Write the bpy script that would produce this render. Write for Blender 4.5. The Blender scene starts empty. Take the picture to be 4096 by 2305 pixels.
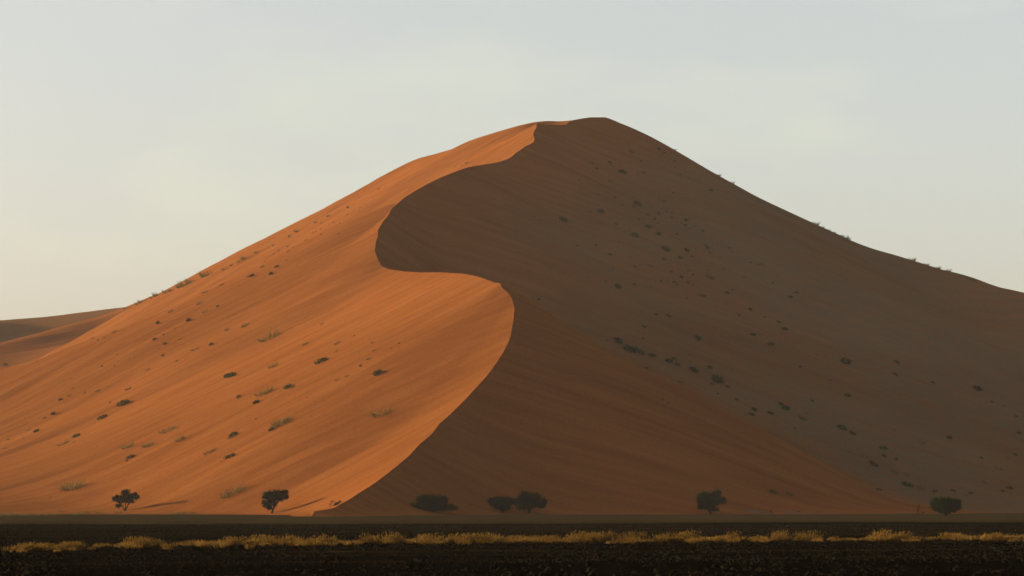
import bpy, math, random
import numpy as np
from mathutils import Vector, Matrix

# ------------------------------------------------------------------ camera, sky, sun, exposure
scene = bpy.context.scene
col = scene.collection
R = math.radians

F = 9236.0                       # focal length in pixels of the 4096 px wide photograph
PITCH = math.atan(862 / F)       # the camera looks slightly up
CAM_H = 3.0
cam_data = bpy.data.cameras.new('camera')
cam_data.sensor_width = 36.0
cam_data.lens = 36.0 * F / 4096.0
cam_data.clip_start = 0.5
cam_data.clip_end = 9000.0
cam = bpy.data.objects.new('camera', cam_data)
cam.location = (0, 0, CAM_H)
cam.rotation_euler = (R(90) + PITCH, 0, 0)
col.objects.link(cam)
scene.camera = cam

SUN_EL = R(10.5)
SUN_BACK = R(-0.5)               # the sun stands on the left, a touch on the camera's side
SUN_DIR = Vector((-math.cos(SUN_EL) * math.cos(SUN_BACK), math.cos(SUN_EL) * math.sin(SUN_BACK), math.sin(SUN_EL)))

world = bpy.data.worlds.new('World')
scene.world = world
world.use_nodes = True
wn, wl = world.node_tree.nodes, world.node_tree.links
wn.clear()
w_out = wn.new('ShaderNodeOutputWorld')
w_bg = wn.new('ShaderNodeBackground')
w_sky = wn.new('ShaderNodeTexSky')
w_sky.sky_type = 'NISHITA'
w_sky.sun_disc = False
w_sky.sun_elevation = SUN_EL
w_sky.sun_rotation = R(270) + SUN_BACK
w_sky.altitude = 600
w_sky.air_density = 1.0
w_sky.dust_density = 8.0
w_sky.ozone_density = 1.0
w_bg.inputs['Strength'].default_value = 0.075
# warm white balance of the photograph, and faint wisps of dust and cloud all round
w_tint = wn.new('ShaderNodeMix'); w_tint.data_type = 'RGBA'; w_tint.blend_type = 'MULTIPLY'
w_tint.inputs[0].default_value = 1.0
w_tint.inputs[7].default_value = (1.25, 1.08, 0.92, 1)
wl.new(w_sky.outputs[0], w_tint.inputs[6])
w_tc = wn.new('ShaderNodeTexCoord')
w_map = wn.new('ShaderNodeMapping'); w_map.inputs['Scale'].default_value = (7, 7, 22)
w_map.inputs['Location'].default_value = (2.4, 0.6, 0.3)
wl.new(w_tc.outputs['Generated'], w_map.inputs['Vector'])
w_noise = wn.new('ShaderNodeTexNoise'); w_noise.inputs['Scale'].default_value = 1.0
w_noise.inputs['Detail'].default_value = 5; w_noise.inputs['Roughness'].default_value = 0.55
wl.new(w_map.outputs[0], w_noise.inputs['Vector'])
w_rng = wn.new('ShaderNodeMapRange')
w_rng.inputs['From Min'].default_value = 0.52; w_rng.inputs['From Max'].default_value = 0.80
w_rng.inputs['To Min'].default_value = 1.0; w_rng.inputs['To Max'].default_value = 1.10
wl.new(w_noise.outputs['Fac'], w_rng.inputs['Value'])
w_wisp = wn.new('ShaderNodeMix'); w_wisp.data_type = 'RGBA'; w_wisp.blend_type = 'MULTIPLY'
w_wisp.inputs[0].default_value = 1.0
w_cmb = wn.new('ShaderNodeCombineColor')
wl.new(w_rng.outputs[0], w_cmb.inputs[0]); wl.new(w_rng.outputs[0], w_cmb.inputs[1])
w_cmb.inputs[2].default_value = 1.04
w_veil = wn.new('ShaderNodeMix'); w_veil.data_type = 'RGBA'      # an even veil of high dust flattens the sky
w_veil.inputs[0].default_value = 0.45
w_veil.inputs[7].default_value = (1.88, 1.88, 1.70, 1)
wl.new(w_tint.outputs[2], w_veil.inputs[6])
wl.new(w_veil.outputs[2], w_wisp.inputs[6]); wl.new(w_cmb.outputs[0], w_wisp.inputs[7])
wl.new(w_wisp.outputs[2], w_bg.inputs['Color'])
wl.new(w_bg.outputs[0], w_out.inputs['Surface'])

sun_data = bpy.data.lights.new('sun', 'SUN')
sun_data.energy = 5.0
sun_data.angle = R(0.55)
sun_data.color = (1.0, 0.80, 0.58)
sun = bpy.data.objects.new('sun', sun_data)
sun.rotation_euler = SUN_DIR.to_track_quat('Z', 'Y').to_euler()
sun.location = SUN_DIR * 900
col.objects.link(sun)

vs = scene.view_settings
vs.view_transform = 'Standard'
vs.look = 'None'
vs.exposure = 2.22
vs.gamma = 1.0
vs.use_curve_mapping = False
scene.cycles.use_denoising = True
scene.cycles.max_bounces = 6
scene.cycles.volume_bounces = 1

# ------------------------------------------------------------------ helpers
rng = np.random.default_rng(11)
random.seed(11)


def pt(px, py, Y):
    """world point at depth Y on the sight line of a photograph pixel (4096 wide)"""
    px = np.asarray(px, float); py = np.asarray(py, float); Y = np.asarray(Y, float)
    c, s = math.cos(PITCH), math.sin(PITCH)
    du = 1152.5 - py
    k = Y / (F * c - du * s)
    return np.stack([(px - 2048) * k, Y + 0 * k, CAM_H + (F * s + du * c) * k], -1)


_NT = rng.random((256, 256)).astype(np.float32)


def vnoise(x, y):
    """smooth value noise, 0..1"""
    xi = np.floor(x).astype(int); yi = np.floor(y).astype(int)
    fx = x - xi; fy = y - yi
    fx = fx * fx * fx * (fx * (fx * 6 - 15) + 10); fy = fy * fy * fy * (fy * (fy * 6 - 15) + 10)
    a = _NT[xi & 255, yi & 255]; b = _NT[(xi + 1) & 255, yi & 255]
    c = _NT[xi & 255, (yi + 1) & 255]; d = _NT[(xi + 1) & 255, (yi + 1) & 255]
    return (a * (1 - fx) + b * fx) * (1 - fy) + (c * (1 - fx) + d * fx) * fy


def fbm(x, y, n=3):
    t = 0; w = 0.5; s = 0
    for k in range(n):
        t = t + w * (vnoise(x * 2 ** k + 17.3 * k, y * 2 ** k + 5.1 * k) - 0.5); s += w; w *= 0.5
    return t / s


def smax(a, b, k):
    return 0.5 * (a + b + np.sqrt((a - b) ** 2 + k * k))


def sstep(e0, e1, x):
    t = np.clip((x - e0) / (e1 - e0), 0, 1)
    return t * t * (3 - 2 * t)


def make_mesh(name, verts, faces, smooth=False):
    me = bpy.data.meshes.new(name)
    verts = np.asarray(verts, np.float32)
    faces = np.asarray(faces, np.int32)
    n = faces.shape[1]
    me.vertices.add(len(verts)); me.vertices.foreach_set('co', verts.ravel())
    me.loops.add(faces.size); me.loops.foreach_set('vertex_index', faces.ravel())
    me.polygons.add(len(faces))
    me.polygons.foreach_set('loop_start', np.arange(0, faces.size, n, dtype=np.int32))
    if smooth:
        me.polygons.foreach_set('use_smooth', np.ones(len(faces), bool))
    me.update(calc_edges=True)
    me.validate()
    return me


def obj(name, me, mat=None, parent=None, **props):
    o = bpy.data.objects.new(name, me)
    col.objects.link(o)
    if mat is not None and me is not None and len(me.materials) == 0:
        me.materials.append(mat)
    if parent is not None:
        o.parent = parent
    for k, v in props.items():
        o[k] = v
    return o


def new_mat(name):
    m = bpy.data.materials.new(name)
    m.use_nodes = True
    nt = m.node_tree
    b = nt.nodes['Principled BSDF']
    b.inputs['Specular IOR Level'].default_value = 0.0
    b.inputs['Roughness'].default_value = 1.0
    return m, nt, nt.nodes, nt.links, b


# ------------------------------------------------------------------ materials
def sand_material():
    m, nt, N, L, b = new_mat('red_sand')
    b.inputs['Diffuse Roughness'].default_value = 0.6
    pos = N.new('ShaderNodeNewGeometry')
    side = N.new('ShaderNodeAttribute'); side.attribute_name = 'lee'
    cov = N.new('ShaderNodeAttribute'); cov.attribute_name = 'cover'

    def mapping(rot, sc):
        mp = N.new('ShaderNodeMapping'); mp.vector_type = 'TEXTURE'
        mp.inputs['Rotation'].default_value = (0, 0, rot)
        mp.inputs['Scale'].default_value = sc
        L.new(pos.outputs['Position'], mp.inputs['Vector'])
        return mp

    def noise(mp, scale, detail=3.0):
        n = N.new('ShaderNodeTexNoise'); n.inputs['Scale'].default_value = scale
        n.inputs['Detail'].default_value = detail
        L.new(mp.outputs['Vector'] if mp else pos.outputs['Position'], n.inputs['Vector'])
        return n

    def mix(fac, a, c):
        x = N.new('ShaderNodeMix'); x.data_type = 'FLOAT'
        L.new(fac, x.inputs[0]); L.new(a, x.inputs[2]); L.new(c, x.inputs[3])
        return x.outputs[0]

    # streaks of coarser and finer grains, running the way the wind and slides comb each face
    sl = noise(mapping(R(40), (34, 3.2, 34)), 1.0, 4)
    sr = noise(mapping(R(-8), (45, 4.5, 45)), 1.0, 4)
    streak = mix(side.outputs['Fac'], sl.outputs['Fac'], sr.outputs['Fac'])
    fl = noise(mapping(R(43), (14, 0.8, 14)), 1.0, 2)
    fr = noise(mapping(R(-8), (14, 0.8, 14)), 1.0, 2)
    fine = mix(side.outputs['Fac'], fl.outputs['Fac'], fr.outputs['Fac'])
    grain = noise(None, 1.7, 2)
    big = noise(None, 0.012, 2)

    ramp = N.new('ShaderNodeValToRGB')
    ramp.color_ramp.elements[0].position = 0.3; ramp.color_ramp.elements[0].color = (0.0867, 0.0276, 0.0059, 1)
    ramp.color_ramp.elements[1].position = 0.7; ramp.color_ramp.elements[1].color = (0.1139, 0.0408, 0.0100, 1)
    L.new(streak, ramp.inputs[0])
    # sparse grass greys the red; the tint also paints in shade and haze
    mc = N.new('ShaderNodeMix'); mc.data_type = 'RGBA'
    mc.inputs[7].default_value = (0.0640, 0.0470, 0.0275, 1)
    L.new(ramp.outputs[0], mc.inputs[6])
    mfac = N.new('ShaderNodeMath'); mfac.operation = 'MULTIPLY'
    fs = N.new('ShaderNodeMapRange'); fs.inputs['From Min'].default_value = 0.25; fs.inputs['From Max'].default_value = 0.6
    L.new(fine, fs.inputs['Value'])
    L.new(cov.outputs['Fac'], mfac.inputs[0]); L.new(fs.outputs[0], mfac.inputs[1])
    L.new(mfac.outputs[0], mc.inputs[0])
    hsv = N.new('ShaderNodeHueSaturation')
    vr = N.new('ShaderNodeMapRange')
    vr.inputs['From Min'].default_value = 0.3; vr.inputs['From Max'].default_value = 0.7
    vr.inputs['To Min'].default_value = 0.86; vr.inputs['To Max'].default_value = 1.14
    L.new(grain.outputs['Fac'], vr.inputs['Value'])
    vr2 = N.new('ShaderNodeMapRange')
    vr2.inputs['From Min'].default_value = 0.3; vr2.inputs['From Max'].default_value = 0.7
    vr2.inputs['To Min'].default_value = 0.92; vr2.inputs['To Max'].default_value = 1.08
    L.new(big.outputs['Fac'], vr2.inputs['Value'])
    mm = N.new('ShaderNodeMath'); mm.operation = 'MULTIPLY'
    L.new(vr.outputs[0], mm.inputs[0]); L.new(vr2.outputs[0], mm.inputs[1])
    L.new(mm.outputs[0], hsv.inputs['Value'])
    L.new(mc.outputs[2], hsv.inputs['Color'])
    L.new(hsv.outputs[0], b.inputs['Base Color'])
    # relief: slide streaks and wind ripples
    b1 = N.new('ShaderNodeBump'); b1.inputs['Strength'].default_value = 0.18; b1.inputs['Distance'].default_value = 0.6
    L.new(streak, b1.inputs['Height'])
    b2 = N.new('ShaderNodeBump'); b2.inputs['Strength'].default_value = 1.0; b2.inputs['Distance'].default_value = 0.17
    L.new(fine, b2.inputs['Height']); L.new(b1.outputs[0], b2.inputs['Normal'])
    b3 = N.new('ShaderNodeBump'); b3.inputs['Strength'].default_value = 0.4; b3.inputs['Distance'].default_value = 0.08
    L.new(grain.outputs['Fac'], b3.inputs['Height']); L.new(b2.outputs[0], b3.inputs['Normal'])
    L.new(b3.outputs[0], b.inputs['Normal'])
    return m


def plain_material():
    m, nt, N, L, b = new_mat('gravel_plain')
    pos = N.new('ShaderNodeNewGeometry')
    sep = N.new('ShaderNodeSeparateXYZ'); L.new(pos.outputs['Position'], sep.inputs[0])

    def math_(op, a, c):
        x = N.new('ShaderNodeMath'); x.operation = op
        for i, v in enumerate((a, c)):
            if isinstance(v, (int, float)):
                x.inputs[i].default_value = v
            else:
                L.new(v, x.inputs[i])
        return x.outputs[0]

    mp = N.new('ShaderNodeMapping'); mp.vector_type = 'TEXTURE'
    mp.inputs['Scale'].default_value = (22, 9, 10)
    L.new(pos.outputs['Position'], mp.inputs['Vector'])
    n1 = N.new('ShaderNodeTexNoise'); n1.inputs['Scale'].default_value = 1.0; n1.inputs['Detail'].default_value = 4
    L.new(mp.outputs[0], n1.inputs['Vector'])
    v = math_('ADD', sep.outputs['Y'], math_('MULTIPLY', sep.outputs['X'], -0.22))
    v = math_('ADD', v, math_('MULTIPLY', math_('SUBTRACT', n1.outputs['Fac'], 0.5), math_('MULTIPLY', sep.outputs['Y'], 0.035)))
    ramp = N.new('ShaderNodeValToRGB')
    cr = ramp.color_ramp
    dark = (0.0016, 0.0013, 0.0008, 1); line = (0.042, 0.027, 0.0098, 1); soil = (0.027, 0.0205, 0.0100, 1); mid = (0.0115, 0.0083, 0.0037, 1)  # line: soil and dry grass, with light caught by ridges put into the colour
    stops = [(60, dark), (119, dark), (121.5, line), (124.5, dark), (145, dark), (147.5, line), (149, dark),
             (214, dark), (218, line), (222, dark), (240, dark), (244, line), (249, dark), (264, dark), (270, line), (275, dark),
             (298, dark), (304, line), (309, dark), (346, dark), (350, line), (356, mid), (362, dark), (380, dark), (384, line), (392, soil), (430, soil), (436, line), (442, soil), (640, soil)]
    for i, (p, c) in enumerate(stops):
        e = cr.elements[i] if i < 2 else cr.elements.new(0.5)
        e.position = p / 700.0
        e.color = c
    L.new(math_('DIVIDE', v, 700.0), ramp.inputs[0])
    # lines break up along their length into gravel
    mp2 = N.new('ShaderNodeMapping'); mp2.vector_type = 'TEXTURE'
    mp2.inputs['Scale'].default_value = (16, 3, 10)
    L.new(pos.outputs['Position'], mp2.inputs['Vector'])
    n2 = N.new('ShaderNodeTexNoise'); n2.inputs['Scale'].default_value = 1.0; n2.inputs['Detail'].default_value = 6
    n2.inputs['Roughness'].default_value = 0.7
    L.new(mp2.outputs[0], n2.inputs['Vector'])
    br = N.new('ShaderNodeMapRange'); br.inputs['From Min'].default_value = 0.42; br.inputs['From Max'].default_value = 0.66
    L.new(n2.outputs['Fac'], br.inputs['Value'])
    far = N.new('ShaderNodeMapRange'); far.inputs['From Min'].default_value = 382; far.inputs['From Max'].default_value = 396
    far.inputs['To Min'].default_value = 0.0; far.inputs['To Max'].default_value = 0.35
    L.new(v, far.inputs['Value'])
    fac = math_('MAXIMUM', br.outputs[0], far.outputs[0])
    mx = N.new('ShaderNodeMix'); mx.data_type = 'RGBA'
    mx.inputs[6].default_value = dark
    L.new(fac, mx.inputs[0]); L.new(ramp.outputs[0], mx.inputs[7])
    g = N.new('ShaderNodeTexNoise'); g.inputs['Scale'].default_value = 3.5; g.inputs['Detail'].default_value = 4
    L.new(pos.outputs['Position'], g.inputs['Vector'])
    gr = N.new('ShaderNodeMapRange'); gr.inputs['From Min'].default_value = 0.3; gr.inputs['From Max'].default_value = 0.7
    gr.inputs['To Min'].default_value = 0.55; gr.inputs['To Max'].default_value = 1.45
    L.new(g.outputs['Fac'], gr.inputs['Value'])
    hsv = N.new('ShaderNodeHueSaturation'); L.new(mx.outputs[2], hsv.inputs['Color']); L.new(gr.outputs[0], hsv.inputs['Value'])
    L.new(hsv.outputs[0], b.inputs['Base Color'])
    bp = N.new('ShaderNodeBump'); bp.inputs['Strength'].default_value = 0.8; bp.inputs['Distance'].default_value = 0.12
    L.new(g.outputs['Fac'], bp.inputs['Height']); L.new(bp.outputs[0], b.inputs['Normal'])
    return m


def leaf_material(name, c1, c2, transl=0.25, scale=1.3):
    m, nt, N, L, b = new_mat(name)
    oi = N.new('ShaderNodeNewGeometry')
    n = N.new('ShaderNodeTexNoise'); n.inputs['Scale'].default_value = scale; n.inputs['Detail'].default_value = 2
    L.new(oi.outputs['Position'], n.inputs['Vector'])
    r = N.new('ShaderNodeValToRGB')
    r.color_ramp.elements[0].position = 0.35; r.color_ramp.elements[0].color = (*c1, 1)
    r.color_ramp.elements[1].position = 0.65; r.color_ramp.elements[1].color = (*c2, 1)
    L.new(n.outputs['Fac'], r.inputs[0]); L.new(r.outputs[0], b.inputs['Base Color'])
    t = N.new('ShaderNodeBsdfTranslucent'); L.new(r.outputs[0], t.inputs['Color'])
    mx = N.new('ShaderNodeMixShader'); mx.inputs[0].default_value = transl
    L.new(b.outputs[0], mx.inputs[1]); L.new(t.outputs[0], mx.inputs[2])
    L.new(mx.outputs[0], N['Material Output'].inputs['Surface'])
    return m


def plain_colour(name, c1, c2, scale=4.0):
    m, nt, N, L, b = new_mat(name)
    g = N.new('ShaderNodeNewGeometry')
    n = N.new('ShaderNodeTexNoise'); n.inputs['Scale'].default_value = scale; n.inputs['Detail'].default_value = 4
    L.new(g.outputs['Position'], n.inputs['Vector'])
    r = N.new('ShaderNodeValToRGB')
    r.color_ramp.elements[0].position = 0.3; r.color_ramp.elements[0].color = (*c1, 1)
    r.color_ramp.elements[1].position = 0.7; r.color_ramp.elements[1].color = (*c2, 1)
    L.new(n.outputs['Fac'], r.inputs[0]); L.new(r.outputs[0], b.inputs['Base Color'])
    return m


M_SAND = sand_material()
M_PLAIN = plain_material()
M_ACACIA = leaf_material('acacia_leaves', (0.0030, 0.0055, 0.0013), (0.0070, 0.0112, 0.0030), 0.12, 0.9)
M_BARK = plain_colour('dark_bark', (0.0048, 0.0036, 0.0024), (0.0108, 0.0078, 0.0048))
M_SHRUB = leaf_material('shrub_leaves', (0.0174, 0.0174, 0.0062), (0.0372, 0.0341, 0.0112), 0.2, 0.8)
M_TUSSOCK = leaf_material('dune_grass', (0.0465, 0.0341, 0.0112), (0.0868, 0.0608, 0.0198), 0.3, 0.8)
M_BLADE = leaf_material('dry_grass_blades', (0.0248, 0.0116, 0.0018), (0.0500, 0.0252, 0.0044), 0.3, 0.7)
M_HEAD = leaf_material('dry_grass_heads', (0.0660, 0.0361, 0.0075), (0.1100, 0.0660, 0.0158), 0.35, 0.7)
M_STONE = plain_colour('dark_stone', (0.0014, 0.0012, 0.0008), (0.0063, 0.0050, 0.0029), 1.9)

# ------------------------------------------------------------------ the dune
# its sinuous crest, from the foot on the plain up to the summit (sight lines of the photograph;
# the depth of each point follows from a crest that climbs at no more than SIGMA)
CREST = [(1256, 2059), (1336, 2040), (1383, 2006), (1431, 1972), (1526, 1908), (1590, 1858), (1640, 1812), (1687, 1766),
         (1729, 1729), (1762, 1689), (1804, 1650), (1846, 1608), (1901, 1552), (1957, 1487), (1990, 1445), (2009, 1412),
         (2034, 1361), (2048, 1314), (2055, 1272), (2057.5, 1233), (2051, 1212), (2044, 1186), (2032, 1167), (2009, 1149),
         (2004, 1135), (2000, 1130), (1979, 1128), (1959, 1119), (1907, 1102), (1850, 1091), (1803, 1089), (1762, 1086),
         (1690, 1087), (1617, 1083), (1555, 1074), (1527, 1062), (1513, 1039), (1506, 1018), (1497, 1000), (1503, 974),
         (1511, 943), (1509, 920), (1527, 891), (1553, 860), (1565, 834), (1591, 809), (1617, 788), (1659, 762), (1710, 734),
         (1762, 708), (1814, 687), (1876, 666), (1917, 659), (1969, 651), (1995, 646), (2028, 635), (2052, 622), (2065, 607),
         (2083, 597), (2098, 584), (2124, 573), (2137, 564), (2140, 550), (2133, 539), (2136, 524), (2145, 509), (2146, 492),
         (2207, 498), (2248, 499), (2269, 492), (2282, 481), (2300, 477), (2326, 472), (2362, 467), (2414, 467)]
SIGMA = 0.42
cy = [548.0]
for i in range(1, len(CREST)):
    p0 = pt(*CREST[i - 1], cy[-1])
    dY = max(0.8, (0.24 if CREST[i][1] > 1020 else 0.20) * abs(CREST[i][0] - CREST[i - 1][0]))
    while True:
        p1 = pt(*CREST[i], cy[-1] + dY)
        if (p1[2] - p0[2]) / math.hypot(p1[0] - p0[0], dY) <= SIGMA or dY > 60:
            break
        dY += 0.1
    cy.append(cy[-1] + dY)
CP = pt([c[0] for c in CREST], [c[1] for c in CREST], cy)
Y_FOOT, Y_TOP = CP[0, 1], CP[-1, 1]


def ridge(pts, step=2.0):
    p = np.array(pts, float)
    d = np.concatenate([[0], np.cumsum(np.linalg.norm(np.diff(p, axis=0), axis=1))])
    t = np.linspace(0, d[-1], max(2, int(d[-1] / step)))
    return np.stack([np.interp(t, d, p[:, k]) for k in range(3)], -1)


def sky_ridge(px):
    return ridge([pt(*q) for q in px])


top = CP[-1]
RIGHT_ARM = ridge([top] + [pt(*q) for q in [
    (2440, 475, 1214), (2471, 488, 1215), (2497, 493, 1216), (2540, 517, 1216), (2640, 573, 1216), (2760, 640, 1214),
    (2866, 687, 1210), (2905, 710, 1208), (2960, 738, 1206), (3100, 800, 1202), (3252, 868, 1196), (3290, 885, 1194), (3340, 910, 1192),
    (3400, 945, 1188), (3455, 963, 1184), (3520, 976, 1180), (3600, 1006, 1172), (3700, 1040, 1164), (3830, 1080, 1152),
    (3920, 1117, 1142), (4096, 1172, 1125), (4400, 1270, 1110)]] + [(330, 1095, 78), (400, 1075, 52), (500, 1050, 14), (560, 1035, -10)])
LEFT_ARM = ridge([pt(*q) for q in [
    (2300, 476, 1214), (2268, 480, 1224), (2225, 482, 1228), (2182, 486, 1222), (2146, 491, 1204), (2114, 497, 1192), (2047, 516, 1192), (1969, 537, 1200), (1917, 557, 1208),
    (1860, 578, 1218), (1824, 585, 1224), (1790, 590, 1230), (1762, 599, 1236), (1721, 622, 1245), (1659, 660, 1260), (1581, 705, 1280),
    (1503, 750, 1300), (1400, 809, 1326), (1317, 859, 1346), (1186, 926, 1376), (1158, 941, 1382), (1093, 978, 1396), (1000, 1021, 1412),
    (894, 1076, 1424), (831, 1099, 1430), (755, 1129, 1434), (676, 1163, 1436), (596, 1198, 1436), (497, 1232, 1430), (346, 1268, 1410),
    (219, 1306, 1385), (95, 1330, 1360), (0, 1350, 1345), (-300, 1420, 1310)]])
SHOULDER = sky_ridge([(1600, 812, 1008), (1500, 865, 996), (1400, 918, 985), (1200, 1015, 968), (1024, 1102, 955), (880, 1165, 948), (735, 1228, 942),
                      (497, 1316, 934), (278, 1398, 928), (0, 1478, 922), (-400, 1590, 912)])
BACK_DUNE = ridge([tuple(pt(*q)) for q in [(900, 1190, 1640), (700, 1208, 1640), (497, 1229, 1640), (199, 1264, 1630), (0, 1281, 1620), (-300, 1312, 1610), (-900, 1352, 1600)]])
SHADING_DUNE = ridge([(-820, 1680, 180), (-800, 1560, 230), (-740, 1420, 190), (-640, 1340, 150), (-560, 1270, 120), (-520, 1180, 60), (-510, 1100, 10)])  # unseen dune left of the frame, shaped to shade the far-left slopes


GULLY = ridge([(14, 812, 0), (40, 800, 0), (70, 786, 0), (105, 764, 0), (140, 735, 0), (175, 700, 0), (200, 660, 0)])


def cones(x, y, C, s, r, chunk=20000):
    """highest of the cones of sand of slope s that lean on the crest points C (r rounds the top)"""
    out = np.empty(x.size, np.float32)
    xf = x.ravel().astype(np.float32); yf = y.ravel().astype(np.float32)
    C = C.astype(np.float32)
    s = np.float32(s)
    for k in range(0, x.size, chunk):
        d2 = (xf[k:k + chunk, None] - C[None, :, 0]) ** 2 + (yf[k:k + chunk, None] - C[None, :, 1]) ** 2
        d = np.sqrt(d2 + r * r) - r
        out[k:k + chunk] = (C[None, :, 2] - s * d).max(1)
    return out.reshape(x.shape)


ROWS = np.unique(np.round(np.concatenate([np.arange(480, Y_FOOT, 2.0), np.arange(Y_FOOT, Y_TOP + 0.1, 0.9), [Y_TOP],
                                          np.arange(Y_TOP + 2, 1480, 2.0), np.arange(1480, 1640, 6.0)]), 3))
half = [0.0]
while half[-1] < 430:
    half.append(half[-1] + min(6.0, 0.35 + 0.012 * half[-1]) if half[-1] > 300 else half[-1] + min(1.5, 0.35 + 0.012 * half[-1]))
half = np.array(half)
U = np.concatenate([-half[:0:-1], half])
IC = len(half) - 1
crest_x = np.interp(ROWS, CP[:, 1], CP[:, 0]) + 0.7 * fbm(ROWS / 11.0, 0 * ROWS + 2.2, 3) * sstep(Y_FOOT, Y_FOOT + 30, ROWS)
crest_z = np.interp(ROWS, CP[:, 1], CP[:, 2])
inside = (ROWS >= Y_FOOT) & (ROWS <= Y_TOP)
MAIN = np.stack([crest_x[inside], ROWS[inside], crest_z[inside]], -1)
S_LEFT, S_RIGHT = 0.455, 0.62

GX = crest_x[:, None] + U[None, :]
GY = np.repeat(ROWS[:, None], len(U), 1)


def dune_height():
    left = U <= 0
    right = U >= 0
    z = np.empty(GX.shape, np.float32)
    z[:, left] = cones(GX[:, left], GY[:, left], MAIN, S_LEFT + 0.13 * sstep(900, 1010, MAIN[:, 1]), 0.0)
    z[:, right] = np.where(U[right] == 0, z[:, right], cones(GX[:, right], GY[:, right], MAIN, S_RIGHT - 0.10 * sstep(640, 790, MAIN[:, 1]) * (1 - sstep(815, 930, MAIN[:, 1])) + 0.12 * sstep(885, 925, MAIN[:, 1]) * (1 - sstep(1000, 1050, MAIN[:, 1])), 0.0))
    zc = np.repeat(crest_z[:, None], len(U), 1)
    row = inside[:, None] & (np.abs(U)[None, :] < 1e-6)
    z = np.where(row, zc, z)
    zr = cones(GX, GY, RIGHT_ARM, 0.60, 3.0)
    zl = cones(GX, GY, LEFT_ARM, 0.58, 8.0)
    zs = cones(GX, GY, SHOULDER, 0.52, 9.0) - 1.5 * np.maximum(U, 0)[None, :]    # it leans on the sunlit side only
    k = 2.2 * sstep(0, 30, np.abs(U))[None, :] + 0.05
    others = np.maximum(zr, np.maximum(zl, zs))
    z = smax(z, others, k)
    # the wind scoops a hollow behind the nose of the crest; it runs down the shaded flank as a gully
    hol = cones(GX, GY, GULLY, 1.0, 0.0)
    z = z - 9.0 * np.exp(-(np.minimum(hol, 0) / 17.0) ** 2) * sstep(6, 30, U)[None, :] * (1 - 0.65 * sstep(40, 190, GX))
    # sand slides round off the hollows between the cones
    wb = sstep(1.5, 22, np.abs(U))[None, :]
    for _ in range(3):
        zz = np.pad(z, ((6, 6), (0, 0)), mode='edge')
        zz = np.mean([zz[q:q + z.shape[0]] for q in range(13)], 0)
        z = z + wb * (zz - z)
        zz = np.pad(z, ((0, 0), (3, 3)), mode='edge')
        zz = np.mean([zz[:, q:q + z.shape[1]] for q in range(7)], 0)
        z = z + wb * (zz - z)
    # soft folds and slide scars combed along each face
    w = np.where(U < 0, sstep(2, 40, -U), sstep(10, 90, U))[None, :]
    cl, sl = math.cos(R(43)), math.sin(R(43))
    a = GX * cl + GY * sl; b_ = -GX * sl + GY * cl
    fold_l = 2.2 * fbm(a / 170, b_ / 26, 2) + 0.7 * fbm(a / 70 + 9, b_ / 9, 2)
    fold_l = fold_l + 4.2 * sstep(70, 150, -U)[None, :] * fbm(a / 150 + 3, b_ / 24 + 7, 3)
    cr_, sr_ = math.cos(R(-8)), math.sin(R(-8))
    a2 = GX * cr_ + GY * sr_; b2 = -GX * sr_ + GY * cr_
    fold_r = 6.0 * fbm(a2 / 190, b2 / 30, 2) + 0.6 * fbm(a2 / 80 + 4, b2 / 11, 2)
    z = z + w * np.where(U[None, :] < 0, fold_l, fold_r)
    # small hummocks and spills of sand along the toe
    z = z + 1.7 * fbm(GX / 17, GY / 9, 3) * (1 - sstep(1, 9, z)) * w
    # the apron runs out onto the plain
    kk = np.where(U < 0, 1.6 + 15.0 * sstep(60, 230, -U), 2.0 + 4.5 * sstep(60, 220, U))[None, :]
    z = np.where(z / kk > 30, z, kk * np.log1p(np.exp(np.clip(z / kk, -30, 30)))) - 0.35
    return z


GZ = dune_height()


def grid_faces(nr, nc):
    i = np.arange((nr - 1) * (nc - 1)); r = i // (nc - 1); c = i % (nc - 1); a = r * nc + c
    return np.stack([a, a + 1, a + nc + 1, a + nc], -1)


def terrain(name, X, Y, Z, lee, cover, sharp_col=None):
    nr, nc = X.shape
    me = make_mesh(name, np.stack([X, Y, Z], -1).reshape(-1, 3), grid_faces(nr, nc), True)
    for nm, arr in (('lee', lee), ('cover', cover)):
        at = me.attributes.new(nm, 'FLOAT', 'POINT')
        at.data.foreach_set('value', np.ascontiguousarray(arr, np.float32).ravel())
    if sharp_col is not None:
        ev = np.empty(len(me.edges) * 2, np.int32); me.edges.foreach_get('vertices', ev); ev = ev.reshape(-1, 2)
        on = (ev[:, 0] % nc == sharp_col) & (ev[:, 1] % nc == sharp_col)
        yy = ROWS[np.minimum(ev[:, 0] // nc, nr - 1)]
        on &= (yy > Y_FOOT + 12) & (yy < Y_TOP - 6)
        at = me.attributes.new('sharp_edge', 'BOOLEAN', 'EDGE')
        at.data.foreach_set('value', on)
    return obj(name, me, M_SAND, kind='structure')


LEE = np.broadcast_to((U > 0).astype(np.float32)[None, :], GX.shape)
gully_y = np.interp(GX, GULLY[:, 0], GULLY[:, 1])
COVER = sstep(-14, 42, GY - gully_y + 60 * fbm(GX / 45, GY / 30, 3)) * sstep(10, 110, U)[None, :] * (0.92 + 1.5 * fbm(GX / 70, GY / 70, 2))  # grass cover; its edge also paints the spur's shading into the colour
terrain('sand_dune', GX, GY, GZ, LEE, np.clip(COVER, 0, 1), IC)


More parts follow.
